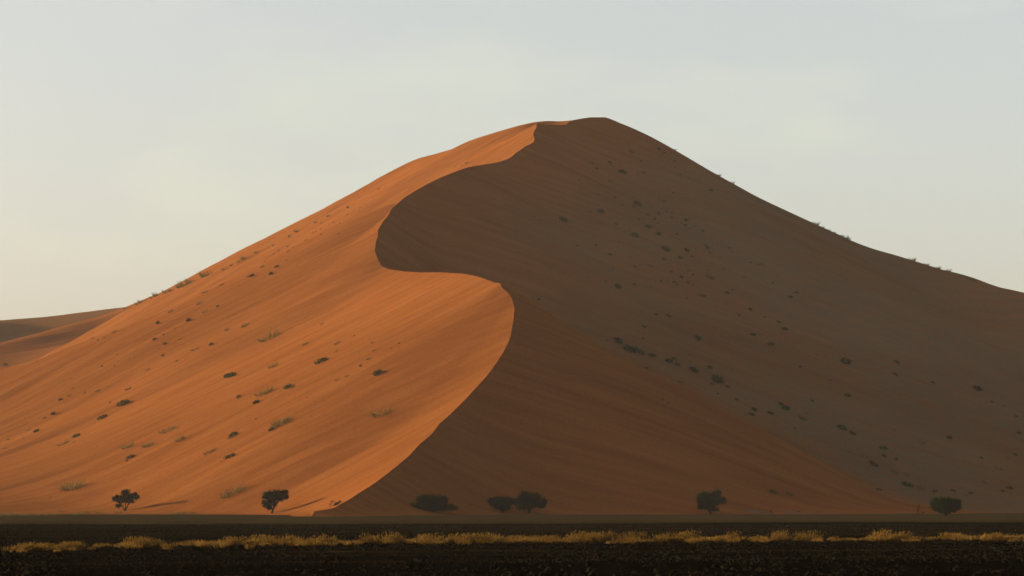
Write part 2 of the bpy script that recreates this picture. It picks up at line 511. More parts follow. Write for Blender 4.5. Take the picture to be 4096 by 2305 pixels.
def side_dune(name, C, x0, x1, y0, y1, s, r, step=4.0):
    X, Y = np.meshgrid(np.arange(x0, x1, step), np.arange(y0, y1, step))
    Z = cones(X, Y, C, s, r)
    Z = Z + 2.0 * fbm(X / 60, Y / 40, 3)
    Z = np.where(Z > 110, Z, 4 * np.log1p(np.exp(np.clip(Z / 4, -30, 30)))) - 0.6
    return terrain(name, X, Y, Z, 0 * X, 0 * X + 0.65)


side_dune('back_dune', BACK_DUNE, -640, 160, 1440, 1900, 0.5, 12.0)
side_dune('shading_dune', SHADING_DUNE, -1300, -300, 960, 2100, 0.55, 6.0, 6.0)  # added out of view for the shadow it casts


def dune_z(x, y):
    """height of the dune surface (bilinear in the crest-following grid)"""
    x = np.atleast_1d(np.asarray(x, float)); y = np.atleast_1d(np.asarray(y, float))
    u = x - np.interp(y, ROWS, crest_x)
    r = np.clip(np.searchsorted(ROWS, y) - 1, 0, len(ROWS) - 2)
    c = np.clip(np.searchsorted(U, u) - 1, 0, len(U) - 2)
    fr = np.clip((y - ROWS[r]) / (ROWS[r + 1] - ROWS[r]), 0, 1); fc = np.clip((u - U[c]) / (U[c + 1] - U[c]), 0, 1)
    return ((GZ[r, c] * (1 - fc) + GZ[r, c + 1] * fc) * (1 - fr) + (GZ[r + 1, c] * (1 - fc) + GZ[r + 1, c + 1] * fc) * fr)


# ------------------------------------------------------------------ the plain
def plain_z(x, y):
    near = sstep(60, 100, y) * (1 - sstep(520, 700, y)) * (1 - sstep(300, 500, np.abs(x)))
    return near * (0.34 * fbm(x / 60, (y - 0.22 * x) / 14, 3))


gx = np.unique(np.concatenate([np.linspace(-2400, -300, 12), np.arange(-300, 301, 4.0), np.linspace(300, 2400, 12)]))
gy = np.unique(np.concatenate([np.linspace(-400, 60, 8), np.arange(60, 260, 1.5), np.arange(260, 700, 3.0), np.linspace(700, 2600, 20)]))
PX, PY = np.meshgrid(gx, gy)
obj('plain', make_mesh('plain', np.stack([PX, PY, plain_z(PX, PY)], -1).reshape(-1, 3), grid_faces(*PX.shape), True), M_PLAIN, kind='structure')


def surface_z(x, y):
    return np.maximum(dune_z(x, y), plain_z(np.asarray(x, float), np.asarray(y, float)))


def hit(px, py, y0=440.0, y1=1480.0):
    """where the sight line of a pixel meets the sand"""
    ys = np.arange(y0, y1, 0.25)
    p = pt(np.full(ys.shape, px), np.full(ys.shape, py), ys)
    below = surface_z(p[:, 0], p[:, 1]) >= p[:, 2]
    if not below.any():
        return None
    k = int(np.argmax(below))
    q = p[k]
    return Vector((q[0], q[1], float(surface_z(q[0], q[1])[0])))


# ------------------------------------------------------------------ gravel on the plain
def stones():
    n = 52000
    y = np.sqrt(rng.random(n) * (330 ** 2 - 84 ** 2) + 84 ** 2)
    x = (rng.random(n) * 2 - 1) * (0.245 * y + 6)
    keep = fbm(x / 7, y / 3.5, 3) > -0.28 * rng.random(n)
    x, y = x[keep], y[keep]; n = len(x)
    z = plain_z(x, y)
    s = 0.05 + 0.15 * rng.random(n) ** 2.5
    base = np.array([(1, 0, 0), (0, 1, 0), (-1, 0, 0), (0, -1, 0), (0, 0, 0.8), (0, 0, -0.5)], float)
    v = base[None] * (0.65 + 0.7 * rng.random((n, 6, 1))) * s[:, None, None]
    a = rng.random(n) * 6.283
    ca, sa = np.cos(a)[:, None], np.sin(a)[:, None]
    vx = v[..., 0] * ca - v[..., 1] * sa; vy = v[..., 0] * sa + v[..., 1] * ca
    v = np.stack([vx + x[:, None], vy + y[:, None], v[..., 2] + z[:, None] + 0.02], -1)
    f = np.array([(0, 1, 4), (1, 2, 4), (2, 3, 4), (3, 0, 4), (1, 0, 5), (2, 1, 5), (3, 2, 5), (0, 3, 5)])
    F_ = (f[None] + 6 * np.arange(n)[:, None, None]).reshape(-1, 3)
    obj('gravel', make_mesh('gravel', v.reshape(-1, 3), F_), M_STONE, kind='stuff',
        label='dark gravel strewn over the plain in front of the dune', category='gravel')


stones()


# ------------------------------------------------------------------ pale silt banks at the foot of the shaded slope
M_SILT = plain_colour('pale_silt', (0.0420, 0.0330, 0.0216), (0.0750, 0.0600, 0.0390), 0.8)


def silt_bank(px0, px1, py, h):
    a, b_ = hit(px0, py), hit(px1, py + 6)
    n, m = 40, 7
    V = []
    for i in range(n):
        t = i / (n - 1); c = a.lerp(b_, t)
        w = 1.5 * math.sin(math.pi * t) ** 0.5 * (0.7 + 0.6 * vnoise(np.array([t * 9.0]), np.array([px0 * 0.01]))[0])
        hh = h * (math.sin(math.pi * t) ** 0.4) * (0.5 + vnoise(np.array([t * 7.0 + 3]), np.array([px0 * 0.02]))[0])
        for j in range(m):
            q = j / (m - 1) * 2 - 1
            x, y = c.x, c.y + q * w
            V.append((x, y, float(surface_z(x, y)[0]) - 0.1 + (hh + 0.1) * (1 - q * q)))
    obj('silt_bank', make_mesh('silt_bank', V, grid_faces(n, m), True), M_SILT, kind='structure')


silt_bank(2968, 3085, 2046, 0.3)
silt_bank(3125, 3235, 2048, 0.2)

# ------------------------------------------------------------------ dry grass
def grass_mesh(name, centres, n_blades, blade_w, lean, heads=True):
    """centres: rows of x, y, z, radius, height. Blades are narrow bent strips, heads small feathery tufts."""
    V, Fc, mi = [], [], []
    base = 0
    for (x, y, z, r, h) in centres:
        n = n_blades
        a = rng.random(n) * 6.283; rr = r * 0.55 * np.sqrt(rng.random(n))
        bx = x + rr * np.cos(a); by = y + rr * np.sin(a)
        out = lean * (0.25 + rr / r) * rng.random(n) * h
        ang = a + rng.normal(0, 0.5, n)
        hh = h * (0.30 + 0.70 * rng.random(n) ** 1.1) * (1.0 - 0.3 * rr / r)
        tx = bx + out * np.cos(ang); ty = by + out * np.sin(ang); tz = z + hh
        mx_ = bx + 0.35 * out * np.cos(ang); my_ = by + 0.35 * out * np.sin(ang); mz = z + hh * 0.6
        wa = rng.random(n) * 3.1416; w = blade_w * (0.7 + 0.6 * rng.random(n))
        wx, wy = w * np.cos(wa), w * np.sin(wa)
        vv = np.stack([np.stack([bx - wx, by - wy, 0 * bx + z - 0.05], -1), np.stack([bx + wx, by + wy, 0 * bx + z - 0.05], -1),
                       np.stack([mx_ - wx * 0.8, my_ - wy * 0.8, mz], -1), np.stack([mx_ + wx * 0.8, my_ + wy * 0.8, mz], -1),
                       np.stack([tx, ty, tz], -1)], 1)
        V.append(vv.reshape(-1, 3))
        o = base + 5 * np.arange(n)[:, None]
        Fc.append((np.array([(0, 1, 3), (0, 3, 2), (2, 3, 4)])[None] + o[..., None]).reshape(-1, 3))
        mi.append(np.zeros(3 * n, np.int32))
        base += 5 * n
        if heads:
            sel = rng.random(n) < 0.45
            m = int(sel.sum())
            hx, hy, hz = tx[sel], ty[sel], tz[sel]
            L_ = 0.10 + 0.12 * rng.random(m); hw = 0.022 + 0.02 * rng.random(m); wa = rng.random(m) * 3.14
            vv = np.stack([np.stack([hx - hw * np.cos(wa), hy - hw * np.sin(wa), hz - L_ * 0.4], -1),
                           np.stack([hx + hw * np.cos(wa), hy + hw * np.sin(wa), hz - L_ * 0.4], -1),
                           np.stack([hx + 0.05 * rng.normal(0, 1, m), hy, hz + L_ * 0.6], -1)], 1)
            V.append(vv.reshape(-1, 3))
            Fc.append((np.array([(0, 1, 2)])[None] + (base + 3 * np.arange(m)[:, None])[..., None]).reshape(-1, 3))
            mi.append(np.ones(m, np.int32))
            base += 3 * m
    me = make_mesh(name, np.concatenate(V), np.concatenate(Fc))
    me.materials.append(M_BLADE); me.materials.append(M_HEAD)
    me.polygons.foreach_set('material_index', np.concatenate(mi)[:len(me.polygons)])
    return me


BAND_X = [-300, 0, 300, 800, 1300, 1800, 2300, 2800, 3300, 3800, 4096, 4400]
BAND_Y = [2205, 2200, 2194, 2184, 2178, 2172, 2168, 2165, 2160, 2158, 2158, 2158]   # foot of the band in the photograph


def band_depth(px):
    return CAM_H * F / (np.interp(px, BAND_X, BAND_Y) - 2014.5)


# the tall tussocks that stand out of the band (pixel column, height in metres)
TALL = [(130, 0.75, 'short dim tussock at the far left end of the grass band'),
        (300, 0.80, 'small brown tussock between the left end of the grass band and the leftmost acacia'),
        (545, 0.95, 'golden tussock in the grass band just right of below the leftmost acacia'),
        (620, 0.90, 'wispy golden tussock, second right of below the leftmost acacia in the grass band'),
        (950, 0.85, 'golden tussock in the grass band left of below the wedge-shaped acacia'),
        (1050, 1.05, 'bushy golden tussock in the grass band under the wedge-shaped acacia'),
        (1180, 1.05, 'golden tussock in the grass band right of below the wedge-shaped acacia'),
        (1310, 1.05, 'feathery golden tussock in the grass band below the fallen dead tree'),
        (1500, 1.10, 'golden tussock in the grass band left of below the low wide acacia'),
        (1575, 1.20, 'thin upright tussock rising tallest below the left edge of the low wide acacia'),
        (1735, 1.15, 'tall pale tussock in the grass band below the trunk of the low wide acacia'),
        (1830, 1.05, 'golden tussock below the right tip of the low wide acacia'),
        (1945, 1.10, 'rounded golden tussock left of below the pair of touching acacias'),
        (2050, 1.10, 'golden tussock in the grass band below the smaller of the two touching acacias'),
        (2180, 1.10, 'bright tussock in the grass band below the larger of the two touching acacias'),
        (2305, 1.25, 'large domed bright tussock with a dark hollow beneath it in the grass band'),
        (2360, 1.20, 'pale domed tussock just right of the largest domed tussock in the grass band'),
        (2400, 1.15, 'tall feathery tussock at the middle of the grass band'),
        (2550, 1.10, 'wide pale tussock with a dark underside right of the middle of the grass band'),
        (2650, 1.05, 'golden tussock left of below the lobed acacia on the shaded side'),
        (2740, 1.20, 'tall golden tussock below the left edge of the lobed acacia on the shaded side'),
        (2930, 1.15, 'golden tussock with dark foot just right of below the lobed acacia on the shaded side'),
        (3130, 1.10, 'broad golden tussock in the grass band below the pale bank at the dune foot'),
        (3215, 1.20, 'tall pale tussock in the grass band below the right end of the pale bank'),
        (3505, 1.15, 'pointed golden tussock in the grass band left of below the thin sapling'),
        (3600, 0.95, 'dim tussock in the grass band just left of below the thin sapling'),
        (3810, 0.95, 'dim golden tussock in the grass band below the rightmost acacia'),
        (3950, 0.90, 'dim tussock near the right end of the grass band')]
for px, h, lab in TALL:
    Yd = float(band_depth(px)) + rng.normal(0, 1.2)
    x = (px - 2048) / F * Yd
    z = float(plain_z(np.array([x]), np.array([Yd]))[0])
    cen = [(rng.normal(0, 0.45), rng.normal(0, 0.35), 0.0, 0.5 + 0.35 * rng.random(), 0.90 * h * (0.45 + 0.55 * rng.random())) for _ in range(5)]
    o = obj('grass_tussock', grass_mesh('grass_tussock', cen, 130, 0.010, 0.95), None,
            label=lab, category='grass tussock', group='tall tussocks in the grass band')
    o.location = (x, Yd, z)


def grass_band():
    cen = []
    for px in np.arange(-160, 4260, 6.5):
        Yd = float(band_depth(px)) + rng.normal(0, 3.6)
        x = (px + rng.normal(0, 8) - 2048) / F * Yd
        dens = 0.68 + 1.5 * fbm(np.array([px / 90.0]), np.array([3.3]), 2)[0] - (0.2 if px < 900 else 0.0)
        if rng.random() > dens:
            continue
        h = (0.20 + 0.42 * rng.random() ** 1.5) * (0.8 if px < 900 else 1.0) * (0.75 + dens * 0.3)
        cen.append((x, Yd, float(plain_z(np.array([x]), np.array([Yd]))[0]), 0.35 + 0.35 * rng.random(), h))
    obj('dry_grass', grass_mesh('dry_grass', cen, 100, 0.010, 1.0), None, kind='stuff',
        label='band of short golden dry grass across the dark plain', category='grass')


grass_band()


# ------------------------------------------------------------------ trees
def tube(path, radii, sides=6):
    path = [np.array(p, float) for p in path]
    V, Fc = [], []
    for i, p in enumerate(path):
        d = path[min(i + 1, len(path) - 1)] - path[max(i - 1, 0)]
        d = d / (np.linalg.norm(d) + 1e-9)
        s = np.cross(d, [0.3, 1.0, 0.2]); s /= np.linalg.norm(s); t = np.cross(d, s)
        for k in range(sides):
            a = 2 * math.pi * k / sides
            V.append(p + radii[i] * (math.cos(a) * s + math.sin(a) * t))
    for i in range(len(path) - 1):
        for k in range(sides):
            a, b = i * sides + k, i * sides + (k + 1) % sides
            Fc.append((a, b, b + sides, a + sides))
    return V, Fc


def join(parts):
    V, Fc = [], []
    for v, f in parts:
        o = len(V); V += list(v); Fc += [tuple(i + o for i in q) for q in f]
    return V, Fc


def leaves(points, size, n_each=4, spread=0.22):
    """leaf-sized quads in little sprays round the given points"""
    P = np.repeat(points, n_each, 0)
    P = P + rng.normal(0, spread, P.shape)
    n = len(P)
    a = rng.normal(0, 1, (n, 3)); a /= np.linalg.norm(a, axis=1)[:, None]
    b_ = np.cross(a, rng.normal(0, 1, (n, 3))); b_ /= np.linalg.norm(b_, axis=1)[:, None]
    s = size * (0.6 + 0.8 * rng.random((n, 1)))
    v = np.stack([P - a * s, P + b_ * s * 0.55, P + a * s, P - b_ * s * 0.55], 1).reshape(-1, 3)
    return v, np.arange(4 * n).reshape(-1, 4)


def acacia(name, label, base_px, lobes, scale, trunk_r, stems, density=1.0, twigs=()):
    """lobes: (x, z, rx, rz) of crown masses and stems: poly-lines, in pixels of a close look at the tree,
    relative to the trunk foot; scale turns those pixels into photograph pixels"""
    p = hit(*base_px)
    k = scale * p.y / F                     # metres per close-look pixel
    root = bpy.data.objects.new(name, None)
    root.empty_display_size = 1.0
    col.objects.link(root)
    root.location = (p.x, p.y, p.z - 0.08)
    root['label'] = label; root['category'] = 'tree'; root['group'] = 'acacia trees along the foot of the dune'
    wood = []
    ends = []
    for st in stems:
        path = [(q[0] * k, (q[2] if len(q) > 2 else 0) * k, q[1] * k) for q in st]
        rad = list(np.linspace(1.0, 0.35, len(path)) * trunk_r)
        wood.append(tube(path, rad)); ends.append(path[-1])
    L_ = []
    for (lx, lz, rx, rz) in lobes:
        c = np.array([lx * k, 0, lz * k]); r = np.array([rx * k, 0.85 * max(rx, rz) * k, rz * k])
        c[1] = rng.normal(0, 0.15) * rx * k
        e = min(ends, key=lambda q: np.linalg.norm(np.array(q) - c))
        mid = (np.array(e) + c) / 2 + rng.normal(0, 0.12, 3)
        wood.append(tube([e, mid, c], [trunk_r * 0.34, trunk_r * 0.22, trunk_r * 0.08], 5))
        vol = r[0] * r[1] * r[2]
        n = int(1.35 * density * (40 + 55 * vol ** 0.75))
        q = rng.normal(0, 1, (n, 3)); q /= np.linalg.norm(q, axis=1)[:, None]
        rad = 0.45 + 0.58 * rng.random((n, 1)) ** 0.6
        rad *= 0.88 + 0.5 * fbm(q[:, 0] * 2.2 + lx, q[:, 2] * 2.2 + q[:, 1] * 1.3 + lz, 2)[:, None]
        L_.append(c + q * r * rad)
        n2 = n // 5                          # stray sprays beyond the lobes
        q2 = rng.normal(0, 1, (n2, 3)); q2 /= np.linalg.norm(q2, axis=1)[:, None]
        L_.append(c + q2 * r * (1.0 + 0.35 * rng.random((n2, 1))) + rng.normal(0, 0.08, (n2, 3)))
        for j in range(5):                   # outer twigs
            t = L_[-2][j * n // 5]
            wood.append(tube([c, (c + t) / 2 + rng.normal(0, 0.08, 3), t], [0.035, 0.025, 0.012], 3))
    for tw in twigs:
        wood.append(tube([(q[0] * k, 0.1, q[1] * k) for q in tw], np.linspace(0.05, 0.015, len(tw)), 3))
    V, Fc = join(wood)
    obj('trunk', make_mesh('trunk', V, Fc, True), M_BARK, root)
    v, f = leaves(np.concatenate(L_), 0.155, 5, 0.16)
    obj('crown', make_mesh('crown', v, f), M_ACACIA, root)
    return root


def rel(base, lobes):
    return [(x - base[0], base[1] - y, rx, ry) for (x, y, rx, ry) in lobes]


def relp(base, paths):
    return [[(x - base[0], base[1] - y) for (x, y) in p] for p in paths]


def crop_tree(name, label, org, sc, base, lobes, stems, trunk_r, density=1.0, twigs=()):
    return acacia(name, label, (org[0] + base[0] * sc, org[1] + base[1] * sc), rel(base, lobes), sc, trunk_r,
                  relp(base, stems), density, relp(base, twigs))


crop_tree('acacia_tree', 'small three-stemmed acacia with a stepped crown, leftmost tree on the sunlit sand', (430, 1940), 0.0828, (830, 1250),
          [(860, 340, 200, 120), (1230, 530, 200, 130), (1400, 600, 110, 80), (400, 680, 160, 110), (300, 640, 70, 50), (850, 600, 300, 190), (640, 760, 230, 120),
           (530, 1000, 130, 60), (1080, 770, 220, 100), (450, 560, 60, 50), (1340, 430, 60, 60)],
          [[(820, 1260), (770, 1120), (690, 960), (560, 820)], [(840, 1260), (860, 1050), (860, 800), (870, 560)], [(850, 1250), (950, 1060), (1020, 900), (1150, 720)]], 0.20)
crop_tree('acacia_tree', 'dark wedge-shaped acacia leaning right, casting a long shadow up the sunlit sand', (1020, 1933), 0.09656, (690, 1245),
          [(560, 460, 200, 120), (1080, 430, 240, 120), (1230, 380, 110, 90), (850, 400, 170, 100), (400, 570, 100, 70), (750, 590, 330, 140), (1290, 580, 80, 60),
           (430, 810, 150, 100), (650, 830, 230, 150), (430, 920, 90, 60), (570, 1010, 90, 60), (1050, 640, 170, 90)],
          [[(690, 1255), (730, 1120), (800, 960), (840, 760), (850, 560)], [(735, 1110), (690, 1030), (600, 900)], [(800, 960), (900, 820), (1080, 640)]], 0.30, 1.1,
          [[(800, 1070), (880, 980), (1000, 930)], [(860, 960), (930, 900), (1000, 830)]])
crop_tree('acacia_tree', 'low wide spreading acacia with drooping tips, alone in the shade right of the crest foot', (1600, 1920), 0.2717, (485, 470),
          [(470, 280, 190, 55), (340, 290, 95, 55), (620, 295, 85, 50), (220, 405, 75, 38), (350, 380, 170, 55), (570, 380, 170, 55), (740, 405, 90, 35),
           (810, 412, 45, 18), (290, 420, 110, 30), (640, 420, 90, 25), (440, 420, 110, 28)],
          [[(485, 478), (485, 440), (480, 370), (470, 300)], [(485, 445), (400, 410), (300, 390)], [(487, 445), (580, 405), (680, 390)]], 0.36, 1.1,
          [[(520, 455), (600, 465), (690, 462), (750, 462)], [(600, 462), (680, 430), (740, 425)], [(690, 462), (780, 440), (830, 415)]])
crop_tree('acacia_tree', 'fan-shaped acacia, smaller and left of the two whose crowns touch', (1600, 1920), 0.2717, (1505, 490),
          [(1500, 290, 160, 42), (1350, 300, 60, 38), (1630, 320, 75, 45), (1490, 350, 140, 50), (1480, 400, 95, 30), (1580, 410, 55, 25), (1400, 350, 70, 35), (1690, 330, 35, 30)],
          [[(1505, 498), (1502, 450), (1490, 400), (1490, 330)], [(1503, 455), (1440, 400), (1380, 330)], [(1505, 455), (1560, 400), (1620, 340)]], 0.36, 1.1)
crop_tree('acacia_tree', 'tall rounded acacia, larger and right of the two whose crowns touch', (1600, 1920), 0.2717, (1900, 488),
          [(1850, 235, 95, 60), (1980, 255, 105, 65), (1765, 310, 75, 60), (1890, 320, 170, 65), (2120, 325, 52, 52), (1790, 400, 65, 30), (2030, 345, 110, 45), (1900, 390, 90, 30), (2080, 380, 50, 22)],
          [[(1898, 496), (1902, 440), (1900, 380), (1890, 300)], [(1902, 435), (1850, 390), (1790, 330)], [(1902, 430), (1980, 370), (2080, 330)]], 0.38, 1.1)
crop_tree('acacia_tree', 'dense lobed acacia alone against the shaded right slope', (2740, 1940), 0.08964, (1140, 1290),
          [(880, 470, 250, 180), (1420, 400, 210, 170), (1150, 600, 360, 230), (1680, 690, 180, 140), (760, 780, 210, 190), (1000, 930, 260, 170), (1350, 780, 250, 130),
           (1300, 1080, 200, 60), (700, 990, 120, 80), (620, 560, 90, 110)],
          [[(1140, 1300), (1140, 1180), (1100, 980), (1020, 760)], [(1145, 1170), (1250, 960), (1420, 700)], [(1135, 1180), (980, 1020), (820, 860)]], 0.36, 1.1)
crop_tree('acacia_tree', 'broad dark acacia at the far right, beside a thin sapling', (3600, 1960), 0.11646, (1580, 905),
          [(1400, 380, 260, 130), (1750, 390, 270, 120), (1160, 470, 120, 110), (1550, 560, 420, 160), (2000, 470, 100, 110), (1950, 610, 130, 70), (1260, 620, 140, 90),
           (1560, 730, 280, 60), (1800, 690, 120, 60)],
          [[(1578, 915), (1580, 820), (1570, 700), (1540, 540)], [(1580, 800), (1420, 680), (1280, 560)], [(1582, 800), (1750, 680), (1900, 560)]], 0.36, 1.1)


def sapling():
    p = hit(3672, 2064)
    k = 0.11646 * p.y / F
    root = bpy.data.objects.new('sapling', None); col.objects.link(root); root.location = (p.x, p.y, p.z - 0.05)
    root['label'] = 'thin bare sapling standing just left of the rightmost acacia'; root['category'] = 'tree'
    b0 = (620, 900)
    st = relp(b0, [[(620, 910), (622, 780), (640, 650), (640, 520)], [(622, 790), (600, 690), (620, 580)], [(635, 680), (670, 600), (680, 530)], [(600, 700), (575, 640)]])
    wood = [tube([(x * k, 0.04 * i, z * k) for i, (x, z) in enumerate(s)], np.linspace(0.07, 0.02, len(s)), 4) for s in st]
    V, Fc = join(wood)
    obj('trunk', make_mesh('trunk', V, Fc, True), M_BARK, root)
    tips = np.array([(x * k + dx, dy, z * k + dz) for s in st for (x, z) in s[1:] for dx, dy, dz in rng.normal(0, 0.12, (4, 3))])
    v, f = leaves(tips, 0.07, 3, 0.12)
    obj('crown', make_mesh('crown', v, f), M_ACACIA, root)


sapling()


def dead_tree():
    p = hit(1290 + 1000 * 0.04827, 1980 + 905 * 0.04827)
    k = 0.04827 * p.y / F
    root = bpy.data.objects.new('dead_tree', None); col.objects.link(root); root.location = (p.x, p.y, p.z)
    root['label'] = 'fallen dead tree with bare branches lying on the sand near the crest foot'; root['category'] = 'dead tree'
    b0 = (1000, 905)
    thick = relp(b0, [[(1120, 840), (1280, 700), (1370, 560), (1440, 440)], [(1180, 800), (1320, 680), (1460, 600), (1580, 550)],
                      [(1300, 720), (1150, 830), (1000, 890), (910, 915)], [(1290, 700), (1100, 720), (990, 820), (920, 905)]])
    thin = relp(b0, [[(1250, 610), (1100, 600), (920, 555), (800, 440), (720, 370)], [(930, 560), (780, 580), (660, 520), (590, 465)],
                     [(820, 575), (720, 650), (690, 700), (610, 830), (600, 1000)], [(1100, 660), (900, 730), (750, 790), (650, 900)],
                     [(750, 800), (750, 900), (740, 1000)], [(620, 820), (560, 760), (545, 900)], [(660, 880), (620, 960), (560, 980)], [(650, 720), (590, 720), (560, 800)]])
    V, Fc = join([tube([(x * k, 0.25 * math.sin(i * 2 + j), z * k) for i, (x, z) in enumerate(s)], np.linspace(0.20, 0.12, len(s)), 7) for j, s in enumerate(thick)])
    obj('trunk', make_mesh('trunk', V, Fc, True), M_BARK, root)
    for j, s in enumerate(thin):
        V, Fc = tube([(x * k, 0.2 * math.sin(i * 1.7 + j), z * k) for i, (x, z) in enumerate(s)], np.linspace(0.09 if j < 4 else 0.05, 0.03, len(s)), 5)
        obj('branch', make_mesh('branch', V, Fc, True), M_BARK, root)


dead_tree()


# ------------------------------------------------------------------ shrubs and tussocks on the dune
def tussock_proto(seed, n=110):
    r = np.random.default_rng(seed)
    a = r.random(n) * 6.283; rr = 0.33 * np.sqrt(r.random(n))
    b = np.stack([rr * np.cos(a) * 1.3, rr * np.sin(a), np.full(n, -0.06)], -1)
    ang = a + r.normal(0, 0.4, n); out = 0.12 + 0.36 * r.random(n); h = 0.22 + 0.34 * r.random(n)
    t = b + np.stack([out * np.cos(ang) * 1.2, out * np.sin(ang), h], -1)
    w = 0.022; wa = r.random(n) * 3.14
    d = np.stack([w * np.cos(wa), w * np.sin(wa), 0 * wa], -1)
    v = np.stack([b - d, b + d, t], 1).reshape(-1, 3)
    return make_mesh('tussock', v, np.arange(3 * n).reshape(-1, 3))


def shrub_proto(seed, n=230):
    r = np.random.default_rng(seed)
    q = r.normal(0, 1, (n, 3)); q /= np.linalg.norm(q, axis=1)[:, None]
    q *= (0.35 + 0.65 * r.random((n, 1)) ** 0.5)
    P = q * np.array([0.48, 0.42, 0.26]) + np.array([0, 0, 0.17]) + r.normal(0, 0.04, (n, 3))
    P[:, 2] = np.maximum(P[:, 2], -0.03)
    a = r.normal(0, 1, (n, 3)); a /= np.linalg.norm(a, axis=1)[:, None]
    b = np.cross(a, r.normal(0, 1, (n, 3))); b /= np.linalg.norm(b, axis=1)[:, None]
    s = 0.085 * (0.6 + 0.8 * r.random((n, 1)))
    v = np.stack([P - a * s, P + b * s * 0.5, P + a * s, P - b * s * 0.5], 1).reshape(-1, 3)
    return make_mesh('shrub', v, np.arange(4 * n).reshape(-1, 4))


TUSS = [tussock_proto(100 + i) for i in range(5)]
SHRB = [shrub_proto(200 + i) for i in range(5)]
for m_ in TUSS:
    m_.materials.append(M_TUSSOCK)
for m_ in SHRB:
    m_.materials.append(M_SHRUB)


LANDMARKS = [(2400, 470, 'the summit of the dune'), (2403, 851, 'the big dark shrub near the bare hollow'), (2549, 821, 'the long shrub in the upper scatter'),
             (2251, 884, 'the pale olive shrub nearest the crest'), (2489, 692, 'the elongated shrub below the summit'), (2592, 909, 'the broad olive shrub amid the scatter'),
             (2539, 945, 'the slanting dark shrub amid the scatter'), (2660, 1000, 'the slanting olive shrub low in the scatter'),
             (2471, 1368, 'the upper end of the gully row'), (2676, 1450, 'the middle of the gully row'), (2867, 1527, 'the lower end of the gully row'),
             (2057, 1233, 'the rounded nose of the crest'), (2846, 2000, 'the lobed acacia on the shaded side'), (3775, 2010, 'the rightmost acacia'), (3672, 2040, 'the thin sapling'),
             (3030, 2046, 'the pale silt bank'), (4096, 1172, 'the right end of the skyline'), (3480, 968, 'the hump on the right skyline'), (2880, 690, 'the notch in the right skyline'),
             (499, 2000, 'the leftmost acacia'), (1085, 2000, 'the wedge-shaped acacia'), (1345, 2010, 'the fallen dead tree'), (1497, 1000, 'the sharp left bend of the crest'),
             (200, 1264, 'the dull dune at the far left'), (1510, 1496, 'the dark clump nearest the crest'), (1284, 1449, 'the elongated shrub mid sunlit face'),
             (1151, 1549, 'the dark tufted shrub with a companion'), (1123, 1696, 'the large trailing olive clump'), (494, 1616, 'the bushy clump of the trailing row'),
             (305, 1747, 'the dark clump above a paler one'), (671, 1723, 'the highest of four spiky clumps'), (918, 1828, 'the lone dark shrub low down'),
             (927, 1505, 'the big dark clump half way up'), (1079, 1354, 'the pale clump below the shoulder'), (2146, 492, 'the corner of crest and skyline'), (0, 1478, 'the left end of the shoulder')]


def plant(px, py, wpx, kind, label, group, squash=1.0, upright=False, exact=None):
    p = hit(px, py)
    while p is None and upright and py < 1300:      # just under the skyline
        py += 2
        p = hit(px, py)
    if p is None:
        return None
    w = wpx * p.y / F
    o = bpy.data.objects.new('grass_clump' if kind == 't' else 'dune_shrub', random.choice(TUSS if kind == 't' else SHRB))
    col.objects.link(o)
    o.location = (p.x, p.y, p.z - 0.02 * w)
    # it sits square on the slope, drawn out along the wind
    e = 0.6
    gx_ = float(surface_z(p.x + e, p.y)[0] - surface_z(p.x - e, p.y)[0]) / (2 * e)
    gy_ = float(surface_z(p.x, p.y + e)[0] - surface_z(p.x, p.y - e)[0]) / (2 * e)
    lee = p.x > np.interp(p.y, ROWS, crest_x)
    a = R(-8 if lee else 43) + random.uniform(-1.0 if lee else -0.4, 1.0 if lee else 0.4)
    tx = Vector((math.cos(a), math.sin(a), gx_ * math.cos(a) + gy_ * math.sin(a))).normalized()
    up = (Vector((-gx_, -gy_, 1)).normalized() + Vector((0, 0, 0.7))).normalized()
    ty = up.cross(tx).normalized()
    if random.random() < 0.5:
        tx, ty = -tx, -ty
    up = tx.cross(ty)
    if upright:
        tx, ty, up = Vector((1, 0, 0)), Vector((0, 1, 0)), Vector((0, 0, 1))
    o.rotation_euler = Matrix((tx, ty, up)).transposed().to_euler()
    o.scale = (w * random.uniform(0.85, 1.1 if lee else 1.4), w * random.uniform(0.65, 0.95), w * squash * random.uniform(0.8, 1.6 if lee else 1.3))
    if exact:
        label = exact
    elif '@' in label:                       # one of many alike: told apart by what it grows beside
        word = {'t': 'grass tuft', 's': 'dark shrub'}[kind]
        size = 'tiny' if wpx < 12 else ('small' if wpx < 20 else ('smallish' if wpx < 30 else 'mid-sized'))
        lx, ly, name = min(LANDMARKS, key=lambda q: math.hypot(q[0] - px, q[1] - py))
        d = math.hypot(px - lx, py - ly)
        far = 'just ' if d < 60 else ('' if d < 130 else ('well ' if d < 240 else 'far '))
        k8 = int(round(math.atan2(ly - py, px - lx) / (math.pi / 4))) % 8
        way = ('right of', 'above right of', 'above', 'above left of', 'left of', 'below left of', 'below', 'below right of')[k8]
        label = size + ' ' + word + ' ' + far + way + ' ' + name
    o['label'] = label; o['category'] = 'grass' if kind == 't' else 'shrub'; o['group'] = group
    return o


LIT = 'clumps on the sunlit face'
